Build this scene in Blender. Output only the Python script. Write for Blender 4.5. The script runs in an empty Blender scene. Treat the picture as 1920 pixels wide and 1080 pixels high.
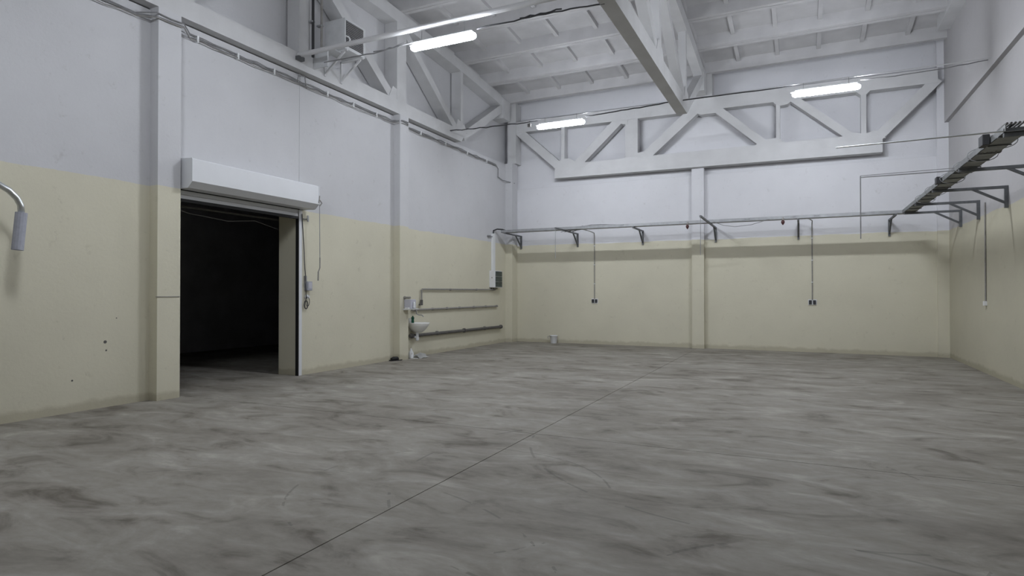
import bpy, bmesh, math, random
from mathutils import Vector, Matrix
random.seed(7)
S = bpy.context.scene
COL = S.collection

# ---------------------------------------------------------------- camera, world, exposure
cd = bpy.data.cameras.new('camera'); cam = bpy.data.objects.new('camera', cd); COL.objects.link(cam)
cd.sensor_width = 36.0; cd.lens = 36.0 * 1137.5 / 1920.0; cd.clip_start = 0.05; cd.clip_end = 200
cam.location = (0, 0, 1.6)
cam.rotation_euler = (math.radians(90 + 0.5264), 0, math.radians(25.517))
S.camera = cam
W = bpy.data.worlds.new('world'); S.world = W; W.use_nodes = True
W.node_tree.nodes['Background'].inputs[0].default_value = (0.5, 0.6, 0.8, 1)
W.node_tree.nodes['Background'].inputs[1].default_value = 0.0
S.view_settings.view_transform = 'Standard'; S.view_settings.look = 'None'
S.view_settings.exposure = 0.0; S.view_settings.gamma = 1.0
S.view_settings.use_curve_mapping = False
LAMP = 182.0           # emission of the fluorescent diffusers
LAMP_COL = (0.88, 0.925, 1.0)

# ---------------------------------------------------------------- materials
def mat(name, col, rough=0.6, metal=0.0, var=0.06, scale=6.0, bump=0.0, bscale=40.0, spec=0.4):
    m = bpy.data.materials.new(name); m.use_nodes = True
    nt = m.node_tree; b = nt.nodes['Principled BSDF']
    b.inputs['Roughness'].default_value = rough; b.inputs['Metallic'].default_value = metal
    b.inputs['Specular IOR Level'].default_value = spec
    tc = nt.nodes.new('ShaderNodeTexCoord')
    n = nt.nodes.new('ShaderNodeTexNoise'); n.inputs['Scale'].default_value = scale
    n.inputs['Detail'].default_value = 5; nt.links.new(tc.outputs['Object'], n.inputs['Vector'])
    r = nt.nodes.new('ShaderNodeValToRGB'); r.color_ramp.elements[0].position = 0.3; r.color_ramp.elements[1].position = 0.7
    r.color_ramp.elements[0].color = [max(0, c * (1 - var)) for c in col] + [1]
    r.color_ramp.elements[1].color = [min(1, c * (1 + var)) for c in col] + [1]
    nt.links.new(n.outputs['Fac'], r.inputs['Fac']); nt.links.new(r.outputs['Color'], b.inputs['Base Color'])
    if bump:
        n2 = nt.nodes.new('ShaderNodeTexNoise'); n2.inputs['Scale'].default_value = bscale; n2.inputs['Detail'].default_value = 4
        nt.links.new(tc.outputs['Object'], n2.inputs['Vector'])
        bp = nt.nodes.new('ShaderNodeBump'); bp.inputs['Strength'].default_value = bump; bp.inputs['Distance'].default_value = 0.01
        nt.links.new(n2.outputs['Fac'], bp.inputs['Height']); nt.links.new(bp.outputs['Normal'], b.inputs['Normal'])
    return m

def emit(name, col, strength):
    m = bpy.data.materials.new(name); m.use_nodes = True
    b = m.node_tree.nodes['Principled BSDF']
    b.inputs['Base Color'].default_value = (0.9, 0.9, 0.9, 1)
    b.inputs['Emission Color'].default_value = (*col, 1); b.inputs['Emission Strength'].default_value = strength
    return m

def wall_material(name, white, tan, split):
    """whitewash above, tan oil paint dado below the line z = split"""
    m = bpy.data.materials.new(name); m.use_nodes = True
    nt = m.node_tree; N = nt.nodes; Lk = nt.links; b = N['Principled BSDF']
    b.inputs['Roughness'].default_value = 0.75; b.inputs['Specular IOR Level'].default_value = 0.25
    g = N.new('ShaderNodeNewGeometry'); sx = N.new('ShaderNodeSeparateXYZ'); Lk.new(g.outputs['Position'], sx.inputs[0])
    def noise(scale, detail=5, rough=0.55):
        n = N.new('ShaderNodeTexNoise'); n.inputs['Scale'].default_value = scale
        n.inputs['Detail'].default_value = detail; n.inputs['Roughness'].default_value = rough
        Lk.new(g.outputs['Position'], n.inputs['Vector']); return n
    def math_(op, a, c=None, v=None):
        k = N.new('ShaderNodeMath'); k.operation = op; Lk.new(a, k.inputs[0])
        if c is not None: Lk.new(c, k.inputs[1])
        if v is not None: k.inputs[1].default_value = v
        return k.outputs[0]
    def ramp(fac, a, ca, z, cz):
        r = N.new('ShaderNodeValToRGB'); e = r.color_ramp.elements
        e[0].position = a; e[0].color = (*ca, 1); e[1].position = z; e[1].color = (*cz, 1)
        Lk.new(fac, r.inputs['Fac']); return r.outputs['Color']
    wob = noise(1.1, 6)
    zz = math_('ADD', sx.outputs['Z'], math_('MULTIPLY', math_('SUBTRACT', wob.outputs['Fac'], v=0.5), v=0.10))
    fac = math_('GREATER_THAN', zz, v=split)
    cw = ramp(noise(0.7, 7, 0.65).outputs['Fac'], 0.3, [c * 0.93 for c in white], 0.65, white)
    ct = ramp(noise(0.6, 7, 0.65).outputs['Fac'], 0.3, [c * 0.92 for c in tan], 0.65, tan)
    mx = N.new('ShaderNodeMix'); mx.data_type = 'RGBA'
    Lk.new(fac, mx.inputs['Factor']); Lk.new(ct, mx.inputs['A']); Lk.new(cw, mx.inputs['B'])
    # scuffs and dirty patches of the plaster
    sc = ramp(noise(5.5, 9, 0.75).outputs['Fac'], 0.28, (0.80, 0.79, 0.77), 0.40, (1, 1, 1))
    mu = N.new('ShaderNodeMix'); mu.data_type = 'RGBA'; mu.blend_type = 'MULTIPLY'; mu.inputs['Factor'].default_value = 0.8
    Lk.new(mx.outputs['Result'], mu.inputs['A']); Lk.new(sc, mu.inputs['B'])
    # splash dirt along the foot of the wall
    zf = math_('ADD', sx.outputs['Z'], math_('MULTIPLY', noise(4, 6).outputs['Fac'], v=-0.16))
    ft = ramp(zf, 0.0, (0.72, 0.70, 0.66), 0.06, (1, 1, 1))
    mv = N.new('ShaderNodeMix'); mv.data_type = 'RGBA'; mv.blend_type = 'MULTIPLY'; mv.inputs['Factor'].default_value = 0.8
    Lk.new(mu.outputs['Result'], mv.inputs['A']); Lk.new(ft, mv.inputs['B'])
    Lk.new(mv.outputs['Result'], b.inputs['Base Color'])
    bp = N.new('ShaderNodeBump'); bp.inputs['Strength'].default_value = 0.25; bp.inputs['Distance'].default_value = 0.01
    Lk.new(noise(22, 6, 0.7).outputs['Fac'], bp.inputs['Height']); Lk.new(bp.outputs['Normal'], b.inputs['Normal'])
    return m

def floor_material():
    m = bpy.data.materials.new('trowelled_concrete'); m.use_nodes = True
    nt = m.node_tree; N = nt.nodes; Lk = nt.links; b = N['Principled BSDF']
    b.inputs['Specular IOR Level'].default_value = 0.22
    g = N.new('ShaderNodeNewGeometry')
    def noise(scale, detail, rough, vec, dist=0.0):
        n = N.new('ShaderNodeTexNoise'); n.inputs['Scale'].default_value = scale
        n.inputs['Detail'].default_value = detail; n.inputs['Roughness'].default_value = rough
        n.inputs['Distortion'].default_value = dist; Lk.new(vec, n.inputs['Vector']); return n.outputs['Fac']
    def ramp(fac, stops):
        r = N.new('ShaderNodeValToRGB'); e = r.color_ramp.elements
        e[0].position, e[0].color = stops[0][0], (*stops[0][1], 1)
        e[1].position, e[1].color = stops[-1][0], (*stops[-1][1], 1)
        for p, c in stops[1:-1]:
            k = e.new(p); k.color = (*c, 1)
        Lk.new(fac, r.inputs['Fac']); return r.outputs['Color']
    def mul(a, c, f=1.0):
        k = N.new('ShaderNodeMix'); k.data_type = 'RGBA'; k.blend_type = 'MULTIPLY'; k.inputs['Factor'].default_value = f
        Lk.new(a, k.inputs['A']); Lk.new(c, k.inputs['B']); return k.outputs['Result']
    mp = N.new('ShaderNodeMapping'); mp.inputs['Rotation'].default_value = (0, 0, math.radians(-22))
    mp.inputs['Scale'].default_value = (0.75, 1.5, 1); Lk.new(g.outputs['Position'], mp.inputs['Vector'])
    v = mp.outputs['Vector']; pos = g.outputs['Position']
    base = ramp(noise(0.55, 10, 0.62, v, 0.6), [(0.30, (0.200, 0.184, 0.158)), (0.48, (0.258, 0.242, 0.212)), (0.72, (0.315, 0.300, 0.268))])
    blot = ramp(noise(1.7, 8, 0.62, v, 0.9), [(0.30, (0.46, 0.435, 0.405)), (0.44, (0.86, 0.85, 0.84)), (0.56, (1.0, 1.0, 1.0)), (0.70, (1.32, 1.33, 1.34))])
    fine = ramp(noise(9, 8, 0.7, v), [(0.25, (0.86, 0.85, 0.84)), (0.6, (1.04, 1.04, 1.04))])
    c = mul(mul(base, blot), fine)
    # tyre scuffs: thin broken arcs
    for (cx, cy, rad, w) in ((-1.1, 5.2, 2.25, 0.012), (-2.6, 4.3, 1.3, 0.010), (0.3, 3.1, 1.25, 0.014), (-0.2, 6.9, 2.6, 0.012), (-3.4, 1.6, 2.7, 0.01)):
        s = N.new('ShaderNodeVectorMath'); s.operation = 'DISTANCE'; Lk.new(pos, s.inputs[0]); s.inputs[1].default_value = (cx, cy, 0)
        a = N.new('ShaderNodeMath'); a.operation = 'SUBTRACT'; Lk.new(s.outputs['Value'], a.inputs[0]); a.inputs[1].default_value = rad
        q = N.new('ShaderNodeMath'); q.operation = 'ABSOLUTE'; Lk.new(a.outputs[0], q.inputs[0])
        l = N.new('ShaderNodeMath'); l.operation = 'LESS_THAN'; Lk.new(q.outputs[0], l.inputs[0]); l.inputs[1].default_value = w
        br = N.new('ShaderNodeMath'); br.operation = 'GREATER_THAN'; Lk.new(noise(1.3, 4, 0.6, pos), br.inputs[0]); br.inputs[1].default_value = 0.53
        f = N.new('ShaderNodeMath'); f.operation = 'MULTIPLY'; Lk.new(l.outputs[0], f.inputs[0]); Lk.new(br.outputs[0], f.inputs[1])
        h = N.new('ShaderNodeMath'); h.operation = 'MULTIPLY'; Lk.new(f.outputs[0], h.inputs[0]); h.inputs[1].default_value = 0.30
        k = N.new('ShaderNodeMix'); k.data_type = 'RGBA'; Lk.new(h.outputs[0], k.inputs['Factor']); Lk.new(c, k.inputs['A'])
        k.inputs['B'].default_value = (0.05, 0.048, 0.045, 1); c = k.outputs['Result']
    Lk.new(c, b.inputs['Base Color'])
    rr = ramp(noise(1.2, 6, 0.6, v), [(0.3, (0.58,) * 3), (0.7, (0.80,) * 3)]); Lk.new(rr, b.inputs['Roughness'])
    bp = N.new('ShaderNodeBump'); bp.inputs['Strength'].default_value = 0.12; bp.inputs['Distance'].default_value = 0.01
    Lk.new(noise(14, 8, 0.7, pos), bp.inputs['Height']); Lk.new(bp.outputs['Normal'], b.inputs['Normal'])
    return m

WHITE = (0.575, 0.575, 0.59); TAN = (0.635, 0.605, 0.482); WHITE_BACK_LIT = (0.68, 0.68, 0.705); WHITE_RIGHT_DIM = (0.46, 0.45, 0.455); TAN_RIGHT_DIM = (0.51, 0.482, 0.375)  # lamp brightness put into the paint: back wall lightened, right wall darkened
M = dict(
    wall=wall_material('painted_plaster_side', WHITE, TAN, 3.225),
    wallb=wall_material('painted_plaster_back_lit', WHITE_BACK_LIT, TAN, 3.185),
    wallr=wall_material('painted_plaster_right_dim', WHITE_RIGHT_DIM, TAN_RIGHT_DIM, 3.185),
    floor=floor_material(),
    conc=mat('whitewashed_concrete', (0.56, 0.56, 0.565), 0.8, var=0.05, scale=2.5, bump=0.25, bscale=18, spec=0.2),
    slab=mat('whitewashed_roof_slab', (0.50, 0.495, 0.50), 0.85, var=0.10, scale=1.6, bump=0.3, bscale=14, spec=0.2),
    joint=mat('dark_joint_filler', (0.03, 0.03, 0.03), 0.9),
    darkroom=mat('unlit_room_plaster', (0.50, 0.50, 0.54), 0.9, var=0.15, scale=1),
    shut=mat('white_shutter_sheet', (0.66, 0.67, 0.69), 0.4, var=0.02, scale=3),
    seal=mat('black_rubber', (0.012, 0.012, 0.013), 0.6),
    steel=mat('galvanised_steel', (0.33, 0.335, 0.345), 0.42, metal=0.35, var=0.12, scale=9),
    traysteel=mat('dull_grey_tray_steel', (0.20, 0.205, 0.205), 0.5, metal=0.3, var=0.25, scale=5),
    dsteel=mat('dark_painted_angle_steel', (0.12, 0.125, 0.13), 0.5, metal=0.3, var=0.15, scale=12),
    gpipe=mat('grey_painted_pipe', (0.26, 0.25, 0.235), 0.55, var=0.12, scale=14),
    dpipe=mat('dark_grey_pipe', (0.10, 0.095, 0.09), 0.55, var=0.2, scale=14),
    cable=mat('black_cable_sheath', (0.035, 0.035, 0.038), 0.6),
    gcable=mat('grey_cable_sheath', (0.22, 0.22, 0.225), 0.6, var=0.2, scale=8),
    wpvc=mat('white_plastic', (0.72, 0.73, 0.74), 0.4, var=0.02),
    ceramic=mat('white_glazed_ceramic', (0.78, 0.78, 0.76), 0.15, var=0.01),
    acw=mat('off_white_ac_casing', (0.56, 0.57, 0.58), 0.5, var=0.06, scale=7),
    grille=mat('dark_grille', (0.06, 0.062, 0.075), 0.5, var=0.1),
    green=mat('green_bottle_plastic', (0.012, 0.10, 0.06), 0.3, var=0.2),
    red=mat('dull_red_plastic', (0.07, 0.022, 0.022), 0.5),
    lilac=mat('pale_lilac_enamel', (0.50, 0.50, 0.56), 0.35, var=0.02),
    sleeve=mat('blue_grey_foam_sleeve', (0.36, 0.37, 0.42), 0.8, var=0.08, scale=20),
    chrome=mat('bright_steel_tube', (0.62, 0.64, 0.64), 0.28, metal=0.85, var=0.05),
    pframe=mat('dark_door_glass', (0.035, 0.05, 0.048), 0.25, var=0.3, scale=8),
    lamp=emit('fluorescent_diffuser_lit', LAMP_COL, LAMP),
    sheet=mat('crumpled_white_sheet', (0.62, 0.62, 0.60), 0.7, var=0.05),
)

# ---------------------------------------------------------------- mesh helpers
def new(): return bmesh.new()
def obj(name, bm, m, parent=None, smooth=False):
    me = bpy.data.meshes.new(name); bmesh.ops.recalc_face_normals(bm, faces=bm.faces[:])
    bm.to_mesh(me); bm.free()
    for mm in (m if isinstance(m, (list, tuple)) else [m]): me.materials.append(mm)
    if smooth:
        for p in me.polygons: p.use_smooth = True
    o = bpy.data.objects.new(name, me); COL.objects.link(o)
    if parent is not None:
        o.parent = parent
        o.matrix_parent_inverse = Matrix.Translation(-parent.location) if parent.type == 'EMPTY' else Matrix()
    return o
def tag(o, label, cat, group=None):
    o['label'] = label; o['category'] = cat
    if group: o['group'] = group
    return o
def thing(name, label, cat, loc, group=None):
    o = bpy.data.objects.new(name, None); COL.objects.link(o); o.location = loc; o.empty_display_size = 0.1
    return tag(o, label, cat, group)
def struct(name, bm, m):
    o = obj(name, bm, m); o['kind'] = 'structure'; return o
def box(bm, x0, x1, y0, y1, z0, z1):
    v = [bm.verts.new(p) for p in ((x0,y0,z0),(x1,y0,z0),(x1,y1,z0),(x0,y1,z0),(x0,y0,z1),(x1,y0,z1),(x1,y1,z1),(x0,y1,z1))]
    for f in ((0,3,2,1),(4,5,6,7),(0,1,5,4),(1,2,6,5),(2,3,7,6),(3,0,4,7)): bm.faces.new([v[i] for i in f])
    return v
def prism(bm, pts, axis, a, b):
    """polygon pts in the plane across `axis`, extruded from a to b"""
    def P(q, t):
        return {'x': (t, q[0], q[1]), 'y': (q[0], t, q[1]), 'z': (q[0], q[1], t)}[axis]
    A = [bm.verts.new(P(q, a)) for q in pts]; B = [bm.verts.new(P(q, b)) for q in pts]
    bm.faces.new(A[::-1]); bm.faces.new(B); n = len(pts)
    for i in range(n): bm.faces.new((A[i], A[(i+1) % n], B[(i+1) % n], B[i]))
def bar2(bm, p, q, w, axis, a, b):
    """flat bar of width w from p to q in the plane across axis"""
    p = Vector(p); q = Vector(q); d = (q - p).normalized(); n = Vector((-d.y, d.x)) * w / 2
    prism(bm, [p + n, p - n, q - n, q + n], axis, a, b)
def tube(bm, pts, r, seg=10, cap=True):
    pts = [Vector(p) for p in pts]; rings = []
    up = Vector((0, 0, 1)); prev = None
    for i, p in enumerate(pts):
        d = (pts[min(i+1, len(pts)-1)] - pts[max(i-1, 0)]).normalized()
        if prev is None:
            a = d.cross(up)
            if a.length < 1e-3: a = d.cross(Vector((1, 0, 0)))
        else: a = prev - d * prev.dot(d)
        a.normalize(); prev = a; b = d.cross(a)
        rr = r[i] if isinstance(r, (list, tuple)) else r
        rings.append([bm.verts.new(p + (a * math.cos(t) + b * math.sin(t)) * rr) for t in [2 * math.pi * k / seg for k in range(seg)]])
    for A, B in zip(rings, rings[1:]):
        for k in range(seg): bm.faces.new((A[k], A[(k+1) % seg], B[(k+1) % seg], B[k]))
    if cap: bm.faces.new(rings[0][::-1]); bm.faces.new(rings[-1])
def lathe(bm, prof, c, seg=20):
    rings = []
    for r, z in prof:
        rings.append([bm.verts.new((c[0] + r * math.cos(t), c[1] + r * math.sin(t), c[2] + z)) for t in [2 * math.pi * k / seg for k in range(seg)]])
    for A, B in zip(rings, rings[1:]):
        for k in range(seg): bm.faces.new((A[k], A[(k+1) % seg], B[(k+1) % seg], B[k]))
    bm.faces.new(rings[0][::-1]); bm.faces.new(rings[-1])
def bevel(bm, w, seg=2):
    bmesh.ops.bevel(bm, geom=bm.edges[:], offset=w, segments=seg, affect='EDGES', profile=0.5)
def arc(p, n, f): return [f(i / n) for i in range(n + 1)]
def wavy(a, b, n, amp, sag=0.0, ax=(0, 0, 1), seed=1):
    rnd = random.Random(seed); a = Vector(a); b = Vector(b); out = []
    for i in range(n + 1):
        t = i / n; p = a.lerp(b, t); p.z -= sag * 4 * t * (1 - t)
        if 0 < i < n: p += Vector(ax) * rnd.uniform(-amp, amp)
        out.append(p)
    return out
def B(*a):
    bm = new(); box(bm, *a); return bm

XL, XR, YB, YF = -8.85, 3.33, 18.44, -4.2
def zr(y): return 8.45 - 0.0071 * (y - 8.9) ** 2          # underside of the roof slab ribs

# ---------------------------------------------------------------- floor
fl = struct('floor', B(-24, 3.8, -4.6, 24, -0.30, -0.025), M['joint'])
G = 0.005
xs = [(-24.0, XL - 0.02), (XL - 0.02, -2.765), (-2.765, 3.75)]
ys = [(-4.55, 0.40), (0.40, 6.375), (6.375, 12.35), (12.35, 18.75)]
for i, (a, b_) in enumerate(xs):
    for j, (c, d) in enumerate(ys):
        gx0 = G if i == 2 else 0; gx1 = G if i == 1 else 0
        g0 = G if j == 2 and i else 0; g1 = G if j == 1 and i else 0
        y1 = 23.9 if (i == 0 and j == 3) else d
        obj('floor_slab', B(a + gx0, b_ - gx1, c + g0, y1 - g1, -0.025, 0.0), M['floor'], fl)

# ---------------------------------------------------------------- left wall with the doorway
DY0, DY1, DZ = 6.27, 8.90, 3.22
bm = new()
box(bm, -9.36, -8.90, YF, DY0, 0, 5.88); box(bm, -9.36, -8.90, DY1, YB + .2, 0, 5.88)
box(bm, -9.36, -8.90, DY0, DY1, DZ, 5.88); box(bm, -9.36, -9.05, YF, YB + .2, 5.88, 9.0)
wl = struct('wall_left', bm, M['wall'])
g = 0.0018
for (y0, y1, z0, z1) in ((YF, 2.9, 0, 5.88), (2.9, DY0, 0, 5.88), (DY0, 8.885, DZ, 5.88), (8.887, 11.95, 0, 5.88), (11.95, 18.44, 0, 5.88)):
    obj('wall_panel', B(-8.95, XL, y0 + g, y1 - g, z0, z1), M['wall'], wl)
for (y0, y1, z1) in ((5.88, 6.25, 5.90), (11.93, 12.28, 5.90), (18.03, YB, 5.90), (-0.1, 0.25, 5.9)):
    obj('pilaster', B(XL - .02, -8.665 if y1 < 18 else -8.60, y0, y1, 0, z1), M['wall'], wl)
bm = new(); box(bm, -8.675, -8.655, 5.86, 6.24, 1.550, 1.558); obj('cracked_joint', bm, M['gpipe'], wl)
for (y, z, r) in ((5.245, 0.92, 0.022), (4.82, 0.43, 0.012), (5.26, .80, .012), (5.4, 1.25, .008)):
    bm = new(); tube(bm, [(XL - .01, y, z), (XL + .004, y, z)], r, 9); obj('anchor_hole', bm, M['dpipe'], wl)

# ---------------------------------------------------------------- back wall
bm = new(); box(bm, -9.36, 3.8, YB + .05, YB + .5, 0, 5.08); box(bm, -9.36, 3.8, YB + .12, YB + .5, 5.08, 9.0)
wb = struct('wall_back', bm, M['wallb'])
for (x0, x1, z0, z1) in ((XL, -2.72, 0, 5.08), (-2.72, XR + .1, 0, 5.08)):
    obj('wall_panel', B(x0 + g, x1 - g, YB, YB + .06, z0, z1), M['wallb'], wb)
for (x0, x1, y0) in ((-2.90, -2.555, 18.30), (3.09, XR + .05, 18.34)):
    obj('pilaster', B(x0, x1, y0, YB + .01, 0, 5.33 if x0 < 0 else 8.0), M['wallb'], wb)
# ---------------------------------------------------------------- right wall and the wall behind the camera
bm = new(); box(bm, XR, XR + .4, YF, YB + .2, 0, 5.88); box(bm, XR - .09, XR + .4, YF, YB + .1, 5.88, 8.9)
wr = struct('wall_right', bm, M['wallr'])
bm = new(); box(bm, 2.98, XR - .08, YF, 17.6, 7.95, 8.3); obj('roof_edge_beam', bm, M['conc'], wr)
struct('wall_front', B(-9.36, XR + .4, YF - .3, YF, 0, 9.0), M['wall'])
# dark neighbouring room behind the doorway
bm = new(); box(bm, -15.2, -15, -4.4, 23.9, 0, 4.6); box(bm, -23.8, -9.36, 23.7, 23.9, 0, 4.6); box(bm, -23.8, -9.36, -4.4, -4.2, 0, 4.6)
box(bm, -24, -9.36, -4.4, 23.9, 4.6, 4.8)
struct('wall_beyond', bm, M['darkroom'])
# reveal of the doorway
bm = new(); box(bm, -9.37, -8.87, DY1 - .02, DY1 + .03, 0, DZ); box(bm, -9.37, -8.87, DY0 - .03, DY0 + .02, 0, DZ); box(bm, -9.37, -8.87, DY0, DY1, DZ - .02, DZ + .03)
struct('door_1', bm, M['wall'])

# ---------------------------------------------------------------- ceiling of ribbed slabs
cl = struct('ceiling', B(-9.36, XR + .4, YF, YB + .5, 9.0, 9.2), M['slab'])
def slab_mesh(L):
    bm = new(); w = 1.49; H = 0.30
    box(bm, 0, L, -w/2, w/2, H, H + .06)
    for s in (-1, 1):
        prism(bm, [(s*w/2, 0), (s*w/2, H), (s*(w/2-.14), H), (s*(w/2-.10), 0)], 'x', 0, L)
    n = 6
    for k in range(n + 1):
        x = L * k / n; x0 = min(max(x - .05, 0), L - .1)
        box(bm, x0, x0 + .1, -w/2 + .1, w/2 - .1, H - (.18 if k in (0, n) else .10), H)
    me = bpy.data.meshes.new('roof_slab'); bmesh.ops.recalc_face_normals(bm, faces=bm.faces[:]); bm.to_mesh(me); bm.free()
    me.materials.append(M['slab']); return me
for x0, x1 in ((-9.05, -2.58), (-2.56, 3.42)):
    me = slab_mesh(x1 - x0); y = 18.05
    while y > YF - .5:
        ya = y - .75; o = bpy.data.objects.new('roof_slab', me); COL.objects.link(o)
        o.location = (x0, ya, zr(ya) + .003); o.rotation_euler = (math.atan((zr(y) - zr(y - 1.5)) / 1.5), 0, 0); o.parent = cl
        y -= 1.5

# ---------------------------------------------------------------- trusses
def rafter_truss(name, label, x0, x1, column):
    t = thing(name, label, 'truss', ((x0 + x1) / 2, 8.9, 5.9))
    ch = new()
    prism(ch, [(2.95, 5.90), (14.85, 5.90), (15.12, 6.22), (2.68, 6.22)], 'x', x0, x1); obj('bottom_chord', ch, M['conc'], t)
    yy = [-.1 + 18 * k / 24 for k in range(25)]
    bm = new()
    lo = [(y, zr(y) - .30) for y in yy]; hi = [(y, zr(y)) for y in yy]
    prism(bm, lo + hi[::-1], 'x', x0, x1); obj('top_chord', bm, M['conc'], t)
    d = .05
    for sgn in (1, -1):
        f = lambda y: 8.9 + sgn * (y - 8.9)
        for (p, q, w) in (((9.05, 8.2), (11.85, 6.1), .22), ((12.0, 8.1), (14.75, 6.1), .20), ((15.0, 6.08), (17.75, 7.75), .24)):
            bm = new(); bar2(bm, (f(p[0]), p[1]), (f(q[0]), q[1]), w, 'x', x0 + .02, x1 - .02); obj('diagonal', bm, M['conc'], t)
        for (y, w) in ((11.95, .20), (14.92, .13)) + (((8.9, .34),) if sgn == 1 else ()):
            bm = new(); box(bm, x0 + .03, x1 - .03, f(y) - w/2, f(y) + w/2, 6.2, zr(y) - .28); obj('post', bm, M['conc'], t)
        for (y, hw) in ((11.92, .42), (14.92, .38)):
            bm = new(); prism(bm, [(f(y) - hw, 6.21), (f(y) + hw*.7, 6.21), (f(y) + .12, 6.42), (f(y) - .25, 6.5)] if sgn == 1 else
                              [(f(y) + hw, 6.21), (f(y) - hw*.7, 6.21), (f(y) - .12, 6.42), (f(y) + .25, 6.5)], 'x', x0 + .01, x1 - .01); obj('gusset', bm, M['conc'], t)
        bm = new(); a, b_ = sorted((f(17.45), f(17.95))); box(bm, x0 - .03, x1 + .03, a, b_, 7.25, zr(17.7) - .02); obj('end_block', bm, M['conc'], t)
    if column:
        for (a, b_) in ((5.35, 6.49), (11.82, 12.19)):
            bm = new(); box(bm, x0, x1 - .005, a, b_, 6.2, zr(a) - .2); obj('column_head', bm, M['conc'], t)
    return t
rafter_truss('roof_truss', 'white concrete roof truss running toward the camera in mid ceiling', -2.69, -2.45, False)
rafter_truss('roof_truss', 'white concrete roof truss set into the left wall above the doorway', -9.04, -8.67, True)

t = thing('eaves_truss', 'long white concrete truss lying along the top of the back wall', 'truss', (-2.6, 18.15, 5.3))
K = 1.0111
def k2(p): return (p[0] * K, 1.6 + (p[1] - 1.6) * K)
ya, yb_ = 18.15, 18.42
bm = new(); prism(bm, [k2(p) for p in ((-7.07, 5.26), (1.875, 5.20), (1.875, 5.56), (1.5, 5.70), (-6.9, 5.68), (-7.07, 5.54))], 'y', ya, yb_); obj('bottom_chord', bm, M['conc'], t)
bm = new(); prism(bm, [k2(p) for p in ((-8.62, 6.86), (3.05, 6.80), (3.05, 7.16), (-8.62, 7.22))], 'y', ya, yb_); obj('top_chord', bm, M['conc'], t)
for (p, q, w) in (((-8.5, 7.05), (-6.78, 5.5), .27), ((-6.42, 5.55), (-4.85, 6.98), .27), ((-4.40, 5.5), (-2.62, 7.0), .29),
                  ((-2.33, 7.0), (-.80, 5.6), .22), ((-.35, 7.0), (1.25, 5.6), .20), ((1.68, 5.5), (3.05, 6.9), .24)):
    bm = new(); bar2(bm, k2(p), k2(q), w, 'y', ya + .01, yb_ - .01); obj('diagonal', bm, M['conc'], t)
for (a, b_) in ((-6.85, -6.74), (-4.79, -4.41), (-.61, -.51), (1.40, 1.52)):
    bm = new(); box(bm, a * K, b_ * K, ya + .015, yb_ - .015, 5.7, 6.95); obj('post', bm, M['conc'], t)
for poly in (((-2.85, 6.88), (-1.9, 6.88), (-2.2, 6.72), (-2.6, 6.72)), ((-7.05, 5.6), (-6.2, 5.6), (-6.55, 5.84), (-6.7, 5.86), (-6.95, 5.8)),
             ((-4.8, 5.6), (-3.9, 5.6), (-4.2, 5.84), (-4.8, 5.75)), ((-1.25, 5.6), (-.35, 5.6), (-.5, 5.80), (-.62, 5.84), (-1.0, 5.8)),
             ((.95, 5.6), (1.95, 5.55), (1.7, 5.78), (1.55, 5.73), (1.38, 5.73), (1.1, 5.80)), ((-5.3, 6.9), (-4.7, 6.9), (-4.72, 6.7), (-4.95, 6.75)), ((-.75, 6.9), (-.1, 6.9), (-.32, 6.72), (-.52, 6.70), (-.62, 6.75)), ((1.2, 6.9), (1.7, 6.9), (1.52, 6.72), (1.4, 6.72))):
    bm = new(); prism(bm, [k2(p) for p in poly], 'y', ya + .005, yb_ - .005); obj('gusset', bm, M['conc'], t)
# bearing block where the mid truss meets the back one, and the corner heads
bm = new(); box(bm, -2.78, -2.28, 18.0, 18.45, 7.24, 7.95); obj('bearing_block', bm, M['conc'], t)
bm = new(); box(bm, -8.80, -8.50, 18.1, 18.5, 5.9, 7.9); obj('bearing_block', bm, M['conc'], t)
bm = new(); box(bm, XL, XR - .1, YB + .02, YB + .14, 5.02, 5.09); obj('ledge', bm, M['conc'], t)

# ---------------------------------------------------------------- roller shutter
sh = thing('roller_shutter', 'white roller shutter with boxed hood, rolled up over the dark doorway', 'shutter', (XL, 7.6, 0))
prof = [(XL, 3.25), (XL, 3.71), (-8.47, 3.69), (-8.455, 3.67), (-8.455, 3.335), (-8.555, 3.24)]
bm = new()
A = [bm.verts.new((p[0], 6.30, p[1])) for p in prof]; C_ = [bm.verts.new((p[0], 9.00, p[1])) for p in prof]
bm.faces.new(A[::-1]); bm.faces.new(C_)
for i in range(len(prof)): bm.faces.new((A[i], A[(i+1) % 6], C_[(i+1) % 6], C_[i]))
hood = obj('hood', bm, M['shut'], sh)
big = [(XL, 3.245), (XL, 3.715), (-8.465, 3.695), (-8.45, 3.675), (-8.45, 3.33), (-8.553, 3.235)]
for (ya0, ya1) in ((6.288, 6.302), (8.998, 9.010)):
    bm = new(); A = [bm.verts.new((p[0], ya0, p[1])) for p in big]; C_ = [bm.verts.new((p[0], ya1, p[1])) for p in big]
    bm.faces.new(A[::-1]); bm.faces.new(C_)
    for i in range(6): bm.faces.new((A[i], A[(i+1) % 6], C_[(i+1) % 6], C_[i]))
    obj('end_plate', bm, M['shut'], hood)
bm = new(); box(bm, XL - .06, XL + .012, 6.33, 8.90, 3.235, 3.25); obj('curtain_slot', bm, M['seal'], sh)
for k in range(2):
    bm = new(); z = 3.103 + k * .068; box(bm, XL - .03, XL + .004, 6.34, 8.86, z, z + .066); bevel(bm, .003, 1)
    obj('slat', bm, M['shut'], sh)
bm = new(); box(bm, XL - .05, XL + .01, 6.34, 8.86, 3.055, 3.105); obj('bottom_rubber', bm, M['seal'], sh)
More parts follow.
